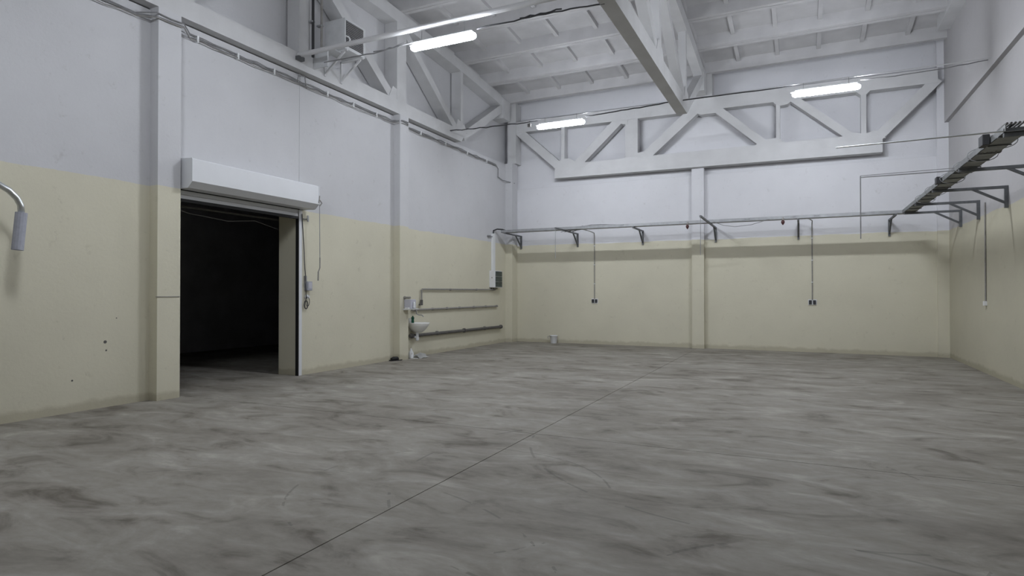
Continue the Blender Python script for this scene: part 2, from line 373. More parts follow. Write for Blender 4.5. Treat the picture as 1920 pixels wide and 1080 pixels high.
for (a, b_) in ((6.262, 6.345), (8.872, 8.955)):
    bm = new(); box(bm, XL - .06, XL + .02, a, b_, 0, 3.235); bevel(bm, .004, 1); obj('guide_rail', bm, M['shut'], sh)
for (a, b_) in ((6.345, 6.357), (8.852, 8.872)):
    bm = new(); box(bm, XL - .05, XL + .018, a, b_, 0, 3.06); obj('guide_seal', bm, M['seal'], sh)

t = thing('crank_rod', 'thin hooked crank rod hanging from the right end of the shutter hood', 'rod', (-8.45, 9.0, 3.3))
bm = new(); tube(bm, [(-8.45, 9.02, 3.33), (-8.448, 9.03, 2.3)], .007, 6); obj('rod', bm, M['steel'], t)
bm = new(); tube(bm, [(-8.45, 9.0, 3.36), (-8.45, 9.02, 3.5)], .012, 6); tube(bm, [(-8.45, 9.02, 3.30), (-8.43, 9.06, 3.36), (-8.45, 9.02, 3.42)], .012, 6); obj('eyelet', bm, M['gpipe'], t)
bm = new(); tube(bm, [(-8.448, 9.03, 2.30), (-8.448, 9.03, 2.10), (-8.45, 8.99, 2.02)], .011, 6); tube(bm, [(-8.45, 8.99, 2.02), (-8.45, 8.985, 1.85)], .013, 6); obj('crank_handle', bm, M['gpipe'], t)

t = thing('wall_bracket', 'small steel wall hook below the right end of the shutter hood', 'bracket', (XL, 9.05, 3.1))
bm = new(); box(bm, XL, XL + .012, 9.10, 9.14, 3.03, 3.15); box(bm, XL, XL + .02, 9.0, 9.13, 3.065, 3.08); obj('plate', bm, M['steel'], t)
bm = new(); tube(bm, [(XL + .01, 9.06, 3.07), (XL + .08, 9.03, 3.07)], .009, 6); obj('pin', bm, M['steel'], t)

t = thing('control_box', 'grey shutter control box on the wall right of the doorway', 'control box', (XL, 9.1, 1.66))
bm = new(); box(bm, XL, XL + .09, 9.03, 9.16, 1.66, 1.84); bevel(bm, .01); obj('casing', bm, M['sleeve'], t)
bm = new(); box(bm, XL + .088, XL + .096, 9.05, 9.14, 1.70, 1.82); obj('cover', bm, M['lilac'], t)
bm = new(); box(bm, XL + .0, XL + .05, 9.02, 9.05, 1.80, 1.95); obj('gland', bm, M['gcable'], t)
t = thing('door_cable', 'black cable running down the shutter guide to the control box', 'cable', (XL, 8.98, 3.1))
bm = new(); tube(bm, wavy((XL + .035, 8.93, 3.16), (XL + .04, 9.03, 1.80), 9, .004, 0, (0, 1, 0), 3), .009, 6); obj('cable_run', bm, M['cable'], t)
bm = new(); tube(bm, [(XL + .035, 9.02, 1.8), (XL + .05, 9.03, 1.6), (XL + .05, 9.035, 1.5)], .008, 6); obj('cable_tail', bm, M['cable'], t)
t = thing('cable_loop', 'small coiled black cable loop with white plug under the control box', 'cable', (XL, 9.04, 1.4))
bm = new()
tube(bm, [(XL + .05, 9.03 + .045 * math.cos(a), 1.38 + .08 * math.sin(a)) for a in [k * math.pi / 8 for k in range(17)]], .010, 6)
tube(bm, [(XL + .06, 9.06 + .05 * math.cos(a), 1.44 + .09 * math.sin(a)) for a in [k * math.pi / 8 for k in range(17)]], .006, 6)
obj('coil', bm, M['cable'], t)
bm = new(); tube(bm, [(XL, 9.08, 1.54), (XL + .06, 9.09, 1.53)], [.045, .035], 10); obj('plug', bm, M['wpvc'], t)

t = thing('sagging_cable', 'thin pale cable drooping inside the top of the dark doorway', 'cable', (-9.6, 7.6, 2.9))
bm = new(); tube(bm, [(-9.5, 6.3, 3.12), (-9.5, 7.0, 2.98), (-9.5, 7.8, 2.93), (-9.5, 8.4, 3.0), (-9.5, 9.2, 2.85)], .007, 6); obj('cable_run', bm, M['gcable'], t)
bm = new(); box(bm, -9.50, -9.46, 6.2, 9.4, 3.06, 3.09); obj('top_rail', bm, M['dpipe'], t)

# ---------------------------------------------------------------- luminaires
def capsule(bm, x0, x1, y, z, ry, rz, seg=16):
    rings = []
    for (x, s) in ((x0, .25), (x0 + .012, .62), (x0 + .035, .88), (x0 + .07, 1), (x1 - .07, 1), (x1 - .035, .88), (x1 - .012, .62), (x1, .25)):
        rings.append([bm.verts.new((x, y + ry * s * math.cos(a), z + rz * s * math.sin(a))) for a in [2*math.pi*k/seg for k in range(seg)]])
    for A, C in zip(rings, rings[1:]):
        for k in range(seg): bm.faces.new((A[k], A[(k+1) % seg], C[(k+1) % seg], C[k]))
    bm.faces.new(rings[0][::-1]); bm.faces.new(rings[-1])
def luminaire(xc, y, z, top, label, group=None):
    t = thing('fluorescent_light', label, 'light', (xc, y, z), group); h = .635
    bm = new(); capsule(bm, xc - h, xc + h, y, z, .068, .058); obj('diffuser', bm, M['lamp'], t, True)
    bm = new(); box(bm, xc - h + .06, xc + h - .06, y - .05, y + .05, z + .055, z + .085); bevel(bm, .006, 1); obj('housing', bm, M['wpvc'], t)
    for s in (-.42, .42):
        bm = new(); tube(bm, [(xc + s, y, z + .08), (xc + s, y, top)], .006, 6); obj('hanger', bm, M['steel'], t)
    bm = new(); tube(bm, [(xc - h - .03, y, z + .05), (xc - h + .06, y, z + .06)], .012, 6); obj('cable_gland', bm, M['gcable'], t)
luminaire(-5.43, 8.67, 5.83, 6.10, 'lit fluorescent tube light hanging highest, nearest the doorway wall')
luminaire(-5.43, 14.2, 5.83, 6.055, 'lit fluorescent tube light left of the mid truss, near the back wall')
luminaire(0.47, 14.2, 5.83, 6.055, 'lit fluorescent tube light right of the mid truss, near the back wall')
luminaire(0.47, 8.67, 5.83, 6.10, 'lit fluorescent tube light above the camera view, right of the mid truss')
luminaire(-5.43, 3.1, 5.83, 6.10, 'lit fluorescent tube light behind the camera on the doorway side')
LMP = luminaire

t = thing('light_rail', 'white round rail crossing from the left wall above the nearest light', 'pipe', (-5.6, 8.67, 6.14))
bm = new(); tube(bm, [(-8.66, 8.67, 6.155), (-2.70, 8.67, 6.155)], .045, 12); obj('pipe_run', bm, M['conc'], t)
bm = new(); box(bm, -8.68, -8.58, 8.60, 8.75, 6.05, 6.12); obj('end_clamp', bm, M['dsteel'], t)
t = thing('light_rail', 'white round rail continuing right of the mid truss above the view', 'pipe', (.3, 8.67, 6.14))
bm = new(); tube(bm, [(-2.44, 8.67, 6.155), (3.24, 8.67, 6.155)], .045, 12); obj('pipe_run', bm, M['conc'], t)
bm = new(); tube(bm, [(-2.44, 8.67, 6.155), (-2.40, 8.67, 6.155)], .06, 12); obj('end_clamp', bm, M['steel'], t)
t = thing('light_rail', 'white round rail behind the camera carrying one light', 'pipe', (-5.6, 3.1, 6.14))
bm = new(); tube(bm, [(-8.66, 3.1, 6.155), (-2.70, 3.1, 6.155)], .045, 12); obj('pipe_run', bm, M['conc'], t)
t = thing('light_cable', 'black cable strung along the rail to the nearest light', 'cable', (-5.4, 8.67, 5.95))
bm = new(); tube(bm, wavy((-8.05, 8.70, 5.93), (-6.06, 8.68, 5.93), 12, .010, .03, (0, 0, 1), 5), .011, 6)
tube(bm, wavy((-6.9, 8.70, 5.93), (-6.2, 8.68, 5.96), 8, .012, .02, (0, 0, 1), 9), .010, 6); obj('cable_run', bm, M['gcable'], t)
bm = new(); tube(bm, wavy((-4.78, 8.68, 5.93), (-2.62, 8.68, 5.905), 16, .012, -.02, (0, 0, 1), 6), .012, 6)
tube(bm, wavy((-4.0, 8.67, 5.95), (-3.3, 8.68, 5.96), 8, .012, .0, (0, 0, 1), 8), .012, 6); obj('cable_run', bm, M['cable'], t)
t = thing('light_cable', 'black cable strung from the left truss past the far left light', 'cable', (-5.4, 14.2, 6.0))
bm = new(); tube(bm, wavy((-8.66, 14.22, 6.06), (-6.06, 14.2, 6.0), 14, .012, .02, (0, 0, 1), 15), .013, 6)
tube(bm, wavy((-4.78, 14.2, 5.95), (-2.68, 14.2, 6.03), 14, .012, .0, (0, 0, 1), 16), .014, 6); obj('cable_run', bm, M['cable'], t)
bm = new(); tube(bm, [(-8.66, 14.24, 6.04), (-2.69, 14.22, 6.045)], .006, 5); obj('support_wire', bm, M['steel'], t)
bm = new(); box(bm, -6.32, -6.24, 14.16, 14.22, 5.87, 5.95); tube(bm, [(-6.28, 14.2, 5.95), (-6.28, 14.2, 6.03)], .008, 5); obj('junction_box', bm, M['dpipe'], t)
t = thing('light_cable', 'cable strung from the mid truss past the far right light', 'cable', (.5, 14.2, 6.0))
bm = new(); tube(bm, wavy((-2.44, 14.2, 6.03), (-.16, 14.2, 6.02), 12, .004, .0, (0, 0, 1), 17), .012, 6); obj('cable_run', bm, M['cable'], t)
bm = new(); tube(bm, wavy((1.10, 14.2, 5.96), (3.2, 14.2, 6.02), 14, .012, .03, (0, 0, 1), 18), .010, 6); obj('cable_run', bm, M['gcable'], t)
bm = new(); tube(bm, [(-2.44, 14.22, 6.05), (3.24, 14.22, 6.05)], .010, 5); obj('support_wire', bm, M['conc'], t)

# bundle of cables clipped along the left wall
t = thing('cable_bundle', 'bundle of grey cables clipped along the left wall under the truss', 'cables', (XL, 8, 5.72))
for k, (dz, mt, sd) in enumerate(((0.0, 'gcable', 21), (.03, 'gcable', 22), (-.035, 'gpipe', 23))):
    rnd = random.Random(sd); pts = []
    y = 1.0
    while y < 17.4:
        pil = 5.8 < y < 6.35 or 11.85 < y < 12.35
        pts.append((-8.64 if pil else XL + .03 + .012 * k, y, 5.71 + dz + rnd.uniform(-.02, .02) + (.03 if pil else 0))); y += .22
    bm = new(); tube(bm, pts, .012 - .002 * k, 5); obj('cable_run', bm, M[mt], t)
for y in (2.0, 3.5, 5.0, 6.62, 7.4, 8.2, 9.6, 10.4, 11.2, 13.0, 14.2, 15.4, 16.6):
    bm = new(); box(bm, XL, XL + .06, y, y + .03, 5.66, 5.77); obj('clip', bm, M['wpvc'], t)
bm = new(); tube(bm, [(XL + .03, 8.80, 5.70), (XL + .05, 8.82, 5.86), (XL + .05, 8.98, 5.86), (XL + .05, 9.0, 5.72), (XL + .03, 9.05, 5.66)], .012, 6); obj('slack_loop', bm, M['gcable'], t)
bm = new(); tube(bm, [(XL + .04, 17.3, 5.70), (XL + .04, 17.42, 5.62), (XL + .04, 17.42, 5.36), (XL + .05, 17.7, 5.30), (-8.59, 18.2, 5.26)], .013, 6); obj('cable_tail', bm, M['gcable'], t)

# ---------------------------------------------------------------- air conditioner condenser on the truss
t = thing('condenser_unit', 'off white boxy condenser unit with dark grille, above the left wall', 'air conditioner', (-8.35, 9.6, 6.4))
bm = new(); box(bm, -8.62, -8.10, 9.33, 9.95, 6.44, 7.05); bevel(bm, .012); obj('casing', bm, M['acw'], t)
bm = new(); box(bm, -8.10, -8.094, 9.36, 9.87, 6.50, 7.00); obj('grille_back', bm, M['grille'], t)
for k in range(14):
    bm = new(); z = 6.515 + k * .035; box(bm, -8.096, -8.080, 9.36, 9.87, z, z + .008); obj('grille_slat', bm, M['gpipe'], t)
bm = new(); tube(bm, [(-8.09, 9.38, 6.55), (-8.05, 9.40, 6.58), (-8.05, 9.42, 6.63), (-8.07, 9.40, 6.68), (-8.10, 9.36, 6.69)], .016, 7); obj('pipe_stub', bm, M['wpvc'], t)
t = thing('condenser_bracket', 'pale steel bracket frame holding up the condenser unit', 'bracket', (-8.35, 9.5, 6.3))
for y in (9.38, 9.86):
    bm = new(); box(bm, -8.67, -8.08, y - .02, y + .02, 6.40, 6.438); bar2(bm, (-8.66, 6.02), (-8.15, 6.40), .035, 'y', y - .015, y + .015); box(bm, -8.67, -8.64, y - .02, y + .02, 5.98, 6.42); obj('arm', bm, M['conc'], t)
bm = new(); box(bm, -8.66, -8.30, 9.06, 9.09, 6.02, 6.38); box(bm, -8.66, -8.25, 9.05, 9.40, 6.385, 6.40); obj('side_sheet', bm, M['acw'], t)
for (y, x, r, mt, lb) in ((8.985, -8.60, .028, 'cable', 'black insulated riser pipe left of the condenser unit'), (9.20, -8.58, .024, 'gpipe', 'grey riser pipe right beside the condenser unit')):
    t = thing('riser_pipe', lb, 'pipe', (x, y, 6.3))
    bm = new(); tube(bm, [(x, y, 6.22), (x, y, 8.15)], r, 8); obj('pipe_run', bm, M[mt], t)
    bm = new(); box(bm, -8.68, x + .02, y - .035, y + .035, 6.9, 6.93); obj('clip', bm, M['steel'], t)

# ---------------------------------------------------------------- cable trays on brackets
TZ = 3.53
t = thing('cable_tray', 'long galvanised cable tray on brackets along the back wall', 'cable tray', (-3.2, 17.35, TZ))
def tray(t, a, b_, w, axis, z, mt):
    h = .085
    for (o0, o1, z0, z1) in ((-w/2, w/2, z, z + .006), (-w/2, -w/2 + .006, z, z + h), (w/2 - .006, w/2, z, z + h)):
        bm = new()
        if axis == 'x': box(bm, a, b_, t.location.y + o0, t.location.y + o1, z0, z1)
        else: box(bm, t.location.x + o0, t.location.x + o1, a, b_, z0, z1)
        obj('tray_base' if z1 - z0 < .01 else 'side_rail', bm, M[mt], t)
tray(t, -8.62, 2.42, .22, 'x', TZ, 'steel')
for k in range(3):
    bm = new(); tube(bm, wavy((-8.5, 17.29 + .05 * k, TZ + .03), (2.3, 17.29 + .05 * k, TZ + .03), 40, .008, 0, (0, .5, 1), 31 + k), .013, 5); obj('tray_cable', bm, M['gcable'], t)
bm = new(); tube(bm, wavy((-6.25, 17.35, TZ + .06), (-4.75, 17.30, TZ + .06), 10, .01, -.05, (0, 0, 1), 41), .014, 6)
for k in range(4): tube(bm, wavy((-6.6 + .1*k, 17.28 + .04*k, TZ - .06), (-5.9 + .05*k, 17.3, TZ + .10 - .02*k), 6, .02, 0, (0, 1, 1), 50 + k), .010, 5)
obj('loose_cable', bm, M['gcable'], t)
bm = new(); tube(bm, [(-2.15, 17.22, TZ + .02), (-1.9, 17.2, 3.44), (-1.6, 17.2, 3.39), (-1.2, 17.2, 3.42), (-.75, 17.24, TZ + .02)], .008, 5); obj('loose_cable', bm, M['gcable'], t)
for x in (-4.7, -1.3, -.2, .35, 1.35, 2.3):
    bm = new(); box(bm, x - .06, x + .06, 17.22, 17.48, TZ + .05, TZ + .075); obj('splice_cover', bm, M['steel'], t)

t = thing('cable_tray', 'galvanised cable tray running along the right wall toward the camera', 'cable tray', (2.32, 13.2, TZ))
tray(t, 9.05, 17.25, .24, 'y', TZ, 'traysteel')
for k in range(16):
    y = 9.3 + k * .5; bm = new(); box(bm, 2.19, 2.45, y, y + .03, TZ - .014, TZ - .002); obj('rung', bm, M['dsteel'], t)
for k in range(4):
    bm = new(); tube(bm, wavy((2.24 + .05 * k, 9.3, TZ + .04), (2.24 + .05 * k, 17.2, TZ + .04), 30, .010, 0, (.6, 0, 1), 61 + k), .016, 5); obj('tray_cable', bm, M['gcable'], t)
for y in (9.75, 10.6, 11.5, 12.5, 13.9, 15.0):
    bm = new(); tube(bm, [(2.32 + .18 * math.cos(a), y, TZ + .035 + .095 * math.sin(a)) for a in [k * math.pi / 8 for k in range(17)]], .006, 5); obj('wire_tie', bm, M['steel'], t)
for (y, s) in ((9.75, .10), (12.75, .08)):
    bm = new(); box(bm, 2.17 - s*.6, 2.19, y - s, y + s, TZ - .02, TZ + .02 + s); bevel(bm, .006, 1); obj('junction_box', bm, M['cable'], t)
bm = new()
for k in range(5): tube(bm, wavy((2.22 + .04*k, 9.05, TZ + .10), (2.25 + .05*k, 10.3, TZ + .0), 8, .03, -.05, (1, 0, 1), 80 + k), .014, 5)
obj('loose_cable', bm, M['dpipe'], t)

# brackets: arm, wall post, brace
def bracket_back(x, label, front=17.2):
    t = thing('tray_bracket', label, 'bracket', (x, YB, TZ), 'cable tray brackets')
    bm = new(); box(bm, x - .022, x + .022, front, YB, TZ - .045, TZ - .003); obj('arm', bm, M['dsteel'], t)
    bm = new(); box(bm, x - .025, x + .025, YB - .045, YB, 3.09, TZ - .003); obj('wall_post', bm, M['dsteel'], t)
    bm = new(); bar2(bm, (17.98, TZ - .03), (YB - .02, 3.14), .035, 'x', x - .018, x + .018); obj('brace', bm, M['dsteel'], t)
for x, lb, fr in ((-8.45, 'dark steel tray bracket on the back wall, nearest the left corner', 17.2), (-6.46, 'dark steel tray bracket left of the left socket conduit, arm reaching past the tray', 16.45),
              (-4.37, 'dark steel tray bracket midway between left socket conduit and middle pilaster', 17.2), (-2.24, 'dark steel tray bracket just right of the middle pilaster', 15.45),
              (-.07, 'dark steel tray bracket just left of the right socket conduit', 17.2), (2.06, 'dark steel tray bracket on the back wall, nearest the right corner', 17.2)):
    bracket_back(x, lb, fr)
for y, lb in ((17.0, 'tray bracket on the right wall, deepest in the right corner'), (15.45, 'tray bracket on the right wall, second from the back corner'), (13.55, 'tray bracket on the right wall, third from the back corner'),
              (11.45, 'tray bracket on the right wall, fourth from the back, arm leaving the picture'), (9.12, 'nearest tray bracket on the right wall, at the end of the tray')):
    t = thing('tray_bracket', lb, 'bracket', (XR, y, TZ), 'cable tray brackets')
    bm = new(); box(bm, 2.20, XR, y - .025, y + .025, TZ - .052, TZ - .003); obj('arm', bm, M['dsteel'], t)
    bm = new(); box(bm, XR - .055, XR, y - .028, y + .028, 3.13, TZ - .003); obj('wall_post', bm, M['dsteel'], t)
    bm = new(); bar2(bm, (2.80, TZ - .03), (XR - .02, 3.21), .04, 'y', y - .02, y + .02); obj('brace', bm, M['dsteel'], t)

# cantilevered bars with drop wires
for (p, q, z0, lb, r) in (((2.15, 11.45), (.88, 11.45), 2.50, 'thin pale conduit reaching out from the right tray with a long drop', .010),):
    t = thing('drop_conduit', lb, 'conduit', (q[0], q[1], TZ))
    bm = new(); tube(bm, [(p[0], p[1], TZ - .02), (q[0], q[1], TZ - .02)], r, 6); tube(bm, [(p[0], p[1], TZ + .02), (q[0], q[1], TZ + .005)], .006, 6); obj('conduit_run', bm, M['steel'], t)
    bm = new(); tube(bm, [(q[0], q[1], TZ), (q[0], q[1], z0)], .009, 6); obj('drop', bm, M['gcable'], t)
t = thing('long_bar', 'bright thin steel bar sticking far out from the near end of the right tray', 'bar', (1.4, 9.1, TZ))
bm = new(); tube(bm, [(.42, 9.10, TZ + .005), (2.5, 9.10, TZ + .02)], .010, 7); obj('bar', bm, M['chrome'], t)
bm = new(); box(bm, 2.2, 2.45, 9.08, 9.12, TZ, TZ + .05); obj('clamp', bm, M['dsteel'], t)
for (x, y, z1, z0, lb) in ((-6.46, 16.46, 3.52, 2.62, 'thin drop wire hanging from the second bracket arm on the left'), (-2.24, 15.46, 3.52, 2.55, 'thin drop wire hanging in front of the middle pilaster')):
    t = thing('drop_wire', lb, 'wire', (x, y, z1))
    bm = new(); tube(bm, [(x, y, z1), (x, y, z0)], .008, 6); obj('wire', bm, M['steel'], t)
    bm = new(); tube(bm, [(x, y, z1 - .06), (x, y, z1 + .01)], .014, 6); obj('ferrule', bm, M['gcable'], t)
# socket conduits on the back wall
for (x, lb, ls) in ((-5.905, 'thin conduit dropping down the back wall, left of the middle pilaster', 'black twin power socket on the left half of the back wall'),
                    (.262, 'thin conduit dropping down the back wall, right of the middle pilaster', 'black twin power socket on the right half of the back wall')):
    t = thing('socket_conduit', lb, 'conduit', (x, YB, 1.4))
    bm = new(); tube(bm, [(x - .18, 17.45, TZ + .03), (x - .08, 17.6, TZ + .02), (x, 17.9, TZ + .0), (x, YB - .05, TZ - .02), (x, YB - .016, TZ - .10), (x, YB - .016, 1.43)], .014, 7); obj('conduit_run', bm, M['gpipe'], t)
    for z in (1.9, 2.5, 3.1):
        bm = new(); box(bm, x - .025, x + .025, YB - .032, YB, z, z + .02); obj('clip', bm, M['wpvc'], t)
    t = thing('twin_socket', ls, 'socket', (x, YB, 1.33))
    for dx in (-.05, .055):
        bm = new(); box(bm, x + dx - .036, x + dx + .036, YB - .05, YB, 1.31, 1.42); bevel(bm, .006, 1); obj('socket', bm, M['cable'], t)
    bm = new(); box(bm, x - .10, x + .11, YB - .012, YB, 1.29, 1.44); obj('back_plate', bm, M['wpvc'], t)
t = thing('wall_conduit', 'thin conduit dropping down the right wall to a small stub', 'conduit', (XR, 15.0, 1.4))
bm = new(); tube(bm, [(XR - .016, 15.0, 3.42), (XR - .016, 15.0, 3.0), (XR - .016, 15.0, 1.42)], .014, 7); obj('conduit_run', bm, M['gpipe'], t)
bm = new(); box(bm, XR - .05, XR, 14.96, 15.05, 1.36, 1.45); obj('stub', bm, M['wpvc'], t)
for (x, lb) in ((-2.84, 'small dark red hanging socket under the tray by the middle pilaster'), (-.43, 'small dark red hanging socket under the tray, left of the right conduit')):
    t = thing('hanging_socket', lb, 'socket', (x, 17.22, TZ - .1))
    bm = new(); lathe(bm, [(.012, -.13), (.045, -.07), (.04, -.03), (.015, 0)], (x, 17.2, TZ - .02), 10); obj('body', bm, M['red'], t)
    bm = new(); tube(bm, [(x, 17.2, TZ - .03), (x, 17.24, TZ + .04)], .02, 7); obj('hook', bm, M['gpipe'], t)

# ---------------------------------------------------------------- electric panel and trunking in the left corner
t = thing('electric_panel', 'white electric panel with dark glass door in the left back corner', 'electric panel', (XL, 17.1, 1.78))
bm = new(); box(bm, XL, XL + .19, 16.88, 17.42, 1.79, 2.32); bevel(bm, .008, 1); cab = obj('cabinet', bm, M['wpvc'], t)
for (z0, z1) in ((1.81, 1.965), (1.975, 2.135), (2.145, 2.30)):
    bm = new(); box(bm, XL + .19, XL + .20, 16.94, 17.39, z0, z1); obj('glass_door', bm, M['pframe'], t)
bm = new(); tube(bm, [(XL + .10, 16.87, 2.10), (XL + .10, 16.885, 2.10)], .02, 8); obj('lock', bm, M['gpipe'], cab)
bm = new()
for k in range(4): tube(bm, [(XL + .04 + .03*k, 16.95 + .07*k, 1.79), (XL + .04 + .03*k, 16.95 + .07*k, 1.74)], .014, 6)
obj('cable_gland', bm, M['cable'], t)
t = thing('cable_trunking', 'white vertical trunking between the electric panel and the tray', 'trunking', (XL, 17.1, 2.3))
bm = new(); box(bm, XL, XL + .07, 17.0, 17.16, 2.32, 3.50); bevel(bm, .005, 1); obj('duct', bm, M['wpvc'], t)
bm = new(); box(bm, XL + .07, XL + .075, 17.01, 17.15, 2.33, 3.49); obj('cover', bm, M['wpvc'], t)
t = thing('corner_cable', 'thick black cable arching from the trunking onto the tray', 'cable', (XL, 17.2, 3.5))
bm = new(); tube(bm, [(XL + .04, 17.08, 3.47), (XL + .04, 17.1, 3.60), (XL + .12, 17.2, 3.65), (XL + .26, 17.3, 3.64), (XL + .40, 17.34, 3.59)], .022, 8); obj('cable_run', bm, M['cable'], t)
bm = new(); tube(bm, [(XL, 16.75, 3.40), (XL + .10, 16.78, 3.40)], .03, 7); tube(bm, [(XL + .05, 16.78, 3.40), (XL + .05, 17.0, 3.40)], .012, 6); obj('side_gland', bm, M['gcable'], t)

# ---------------------------------------------------------------- pipes in the last bay
def pipe_thing(lb, pts, r, m, ends, clips, name='wall_pipe'):
    t = thing(name, lb, 'pipe', pts[0])
    bm = new(); tube(bm, pts, r, 9); obj('pipe_run', bm, M[m], t)
    for p in ends:
        bm = new(); tube(bm, [(p[0], p[1] - .03, p[2]), (p[0], p[1] + .03, p[2])], r * 1.5, 9); obj('fitting', bm, M[m], t)
    for p in clips:
        bm = new(); box(bm, XL, p[0] + .01, p[1] - .015, p[1] + .015, p[2] - r * 1.3, p[2] + r * 1.3); obj('clip', bm, M['gpipe'], t)
    return t
xq = XL + .05
t = pipe_thing('thin grey pipe on the left wall ending below the electric panel', [(xq, 13.05, 1.40), (xq, 13.05, 1.69), (xq, 13.08, 1.715), (xq, 17.2, 1.725)], .020, 'gpipe', [(xq, 17.1, 1.725)], [(xq, 14.5, 1.715), (xq, 16, 1.72)])
bm = new(); tube(bm, [(xq, 13.05, 1.30), (xq, 13.05, 1.44)], .035, 8); tube(bm, [(xq, 13.05, 1.33), (xq + .02, 12.92, 1.32)], .025, 7); obj('tap_body', bm, M['dpipe'], t)
pipe_thing('middle grey pipe on the left wall at tap height', [(xq, 12.6, 1.19), (xq, 17.35, 1.20)], .024, 'gpipe', [(xq, 12.75, 1.19), (xq, 14.3, 1.195), (xq, 15.8, 1.197), (xq, 17.3, 1.20)], [(xq, 13.6, 1.19), (xq, 15, 1.195), (xq, 16.6, 1.2)])
pipe_thing('lowest thick dark pipe on the left wall, behind the washbasin trap', [(xq + .02, 12.5, .545), (xq + .02, 17.6, .53)], .042, 'dpipe', [(xq + .02, 12.6, .545), (xq + .02, 15.2, .54), (xq + .02, 17.55, .53)], [(xq + .02, 13.8, .545), (xq + .02, 16.5, .535)])

# ---------------------------------------------------------------- washbasin corner
sy = 12.70
t = thing('washbasin', 'small white ceramic washbasin on the left wall beside the pilaster', 'washbasin', (XL, sy, .85))
bm = new(); rings = []
prof = [(1.0, .875), (1.0, .855), (.90, .80), (.68, .71), (.40, .645), (.25, .63)]
inner = [(.25, .655), (.40, .67), (.66, .74), (.86, .83), (.93, .872)]
for (s, z) in prof[::-1] + inner[::-1]:
    ring = []
    for k in range(24):
        a = 2 * math.pi * k / 24; cx = math.cos(a); cy = math.sin(a)
        depth = .46 if s > .5 else .40
        x = XL + .01 + max(0.0, (.16 + .30 * s * cx) + (.02 if cx > 0 else 0))
        if cx < -.2: x = XL + .01 + (0 if s >= .9 else (.10 - .06 * s))
        ring.append(bm.verts.new((x, sy + .235 * s * cy, z)))
    rings.append(ring)
for A, C in zip(rings, rings[1:]):
    for k in range(24): bm.faces.new((A[k], A[(k+1) % 24], C[(k+1) % 24], C[k]))
bm.faces.new(rings[0]); bm.faces.new(rings[-1])
obj('basin', bm, M['ceramic'], t, True)
bm = new(); tube(bm, [(XL + .16, sy, .63), (XL + .16, sy, .44)], .035, 10); tube(bm, [(XL + .16, sy, .50), (XL + .03, sy - .05, .53)], .025, 8); lathe(bm, [(.03, 0), (.042, .02), (.042, .07), (.035, .09)], (XL + .16, sy, .42), 10); obj('trap', bm, M['wpvc'], t)
bm = new(); box(bm, XL, XL + .015, sy - .12, sy + .12, .66, .86); obj('wall_plate', bm, M['ceramic'], t)
t = thing('wall_tap', 'grey wall tap with bent spout above the washbasin', 'tap', (XL, 12.78, 1.15))
bm = new(); tube(bm, [(XL + .02, 12.75, 1.19), (XL + .10, 12.75, 1.185)], .03, 8); tube(bm, [(XL + .07, 12.7, 1.19), (XL + .07, 12.86, 1.19)], .022, 8); obj('valve_body', bm, M['gpipe'], t)
bm = new(); tube(bm, [(XL + .09, 12.75, 1.17), (XL + .10, 12.75, 1.09), (XL + .16, 12.75, 1.065), (XL + .26, 12.76, 1.06), (XL + .30, 12.76, 1.02)], .012, 7); obj('spout', bm, M['steel'], t)
bm = new(); tube(bm, [(XL + .11, 12.70, 1.215), (XL + .11, 12.80, 1.215)], .01, 6); obj('tap_lever', bm, M['steel'], t)
t = thing('soap_bottle', 'green plastic soap bottle standing on the washbasin rim', 'bottle', (XL + .15, 12.5, .88))
bm = new(); lathe(bm, [(.032, 0), (.036, .02), (.030, .08), (.040, .12), (.038, .14), (.02, .15)], (XL + .12, 12.56, .87), 12); bb_ = obj('bottle_body', bm, M['green'], t, True)
bm = new(); lathe(bm, [(.02, 0), (.02, .02), (.008, .025)], (XL + .12, 12.56, 1.02), 10); obj('cap', bm, M['green'], bb_)
t = thing('white_cup', 'white plastic cup standing behind the green bottle on the washbasin', 'cup', (XL + .06, 12.47, .88))
bm = new(); lathe(bm, [(.035, 0), (.045, .11), (.041, .11), (.032, .01)], (XL + .055, 12.52, .87), 12); bb_ = obj('cup_body', bm, M['wpvc'], t, True)
bm = new(); lathe(bm, [(.047, 0), (.049, .008), (.045, .012)], (XL + .055, 12.52, .972), 12); obj('rim', bm, M['wpvc'], bb_)
t = thing('wash_cabinet', 'pale lilac wash cabinet with shelf mounted on the pilaster above the basin', 'cabinet', (-8.66, 12.2, 1.2))
bm = new(); box(bm, -8.66, -8.47, 12.10, 12.32, 1.24, 1.46); bevel(bm, .006, 1); obj('cabinet_body', bm, M['lilac'], t)
bm = new(); prism(bm, [(-8.665, 1.20), (-8.665, 1.235), (-8.42, 1.235), (-8.42, 1.222)], 'y', 12.06, 12.36); obj('shelf', bm, M['wpvc'], t)
bm = new(); tube(bm, [(-8.665, 12.11, 1.50), (-8.49, 12.11, 1.50)], .028, 10); tube(bm, [(-8.67, 12.11, 1.50), (-8.635, 12.11, 1.50)], .04, 10); obj('roller_bar', bm, M['gpipe'], t)
bm = new(); tube(bm, [(-8.44, 12.2, 1.26), (-8.44, 12.2, 1.37), (-8.45, 12.2, 1.40)], [.03, .025, .01], 9); obj('dispenser', bm, M['wpvc'], t)
bm = new(); box(bm, -8.62, -8.50, 12.06, 12.12, 1.235, 1.26); bevel(bm, .01); obj('soap_bar', bm, M['ceramic'], t)
t = thing('white_jug', 'white plastic jug on the floor under the washbasin', 'jug', (XL + .10, 12.55, 0))
bm = new(); lathe(bm, [(.062, .0), (.068, .02), (.068, .12), (.045, .17), (.02, .21), (.018, .24)], (XL + .11, 12.50, 0), 14); bb_ = obj('jug_body', bm, M['wpvc'], t, True)
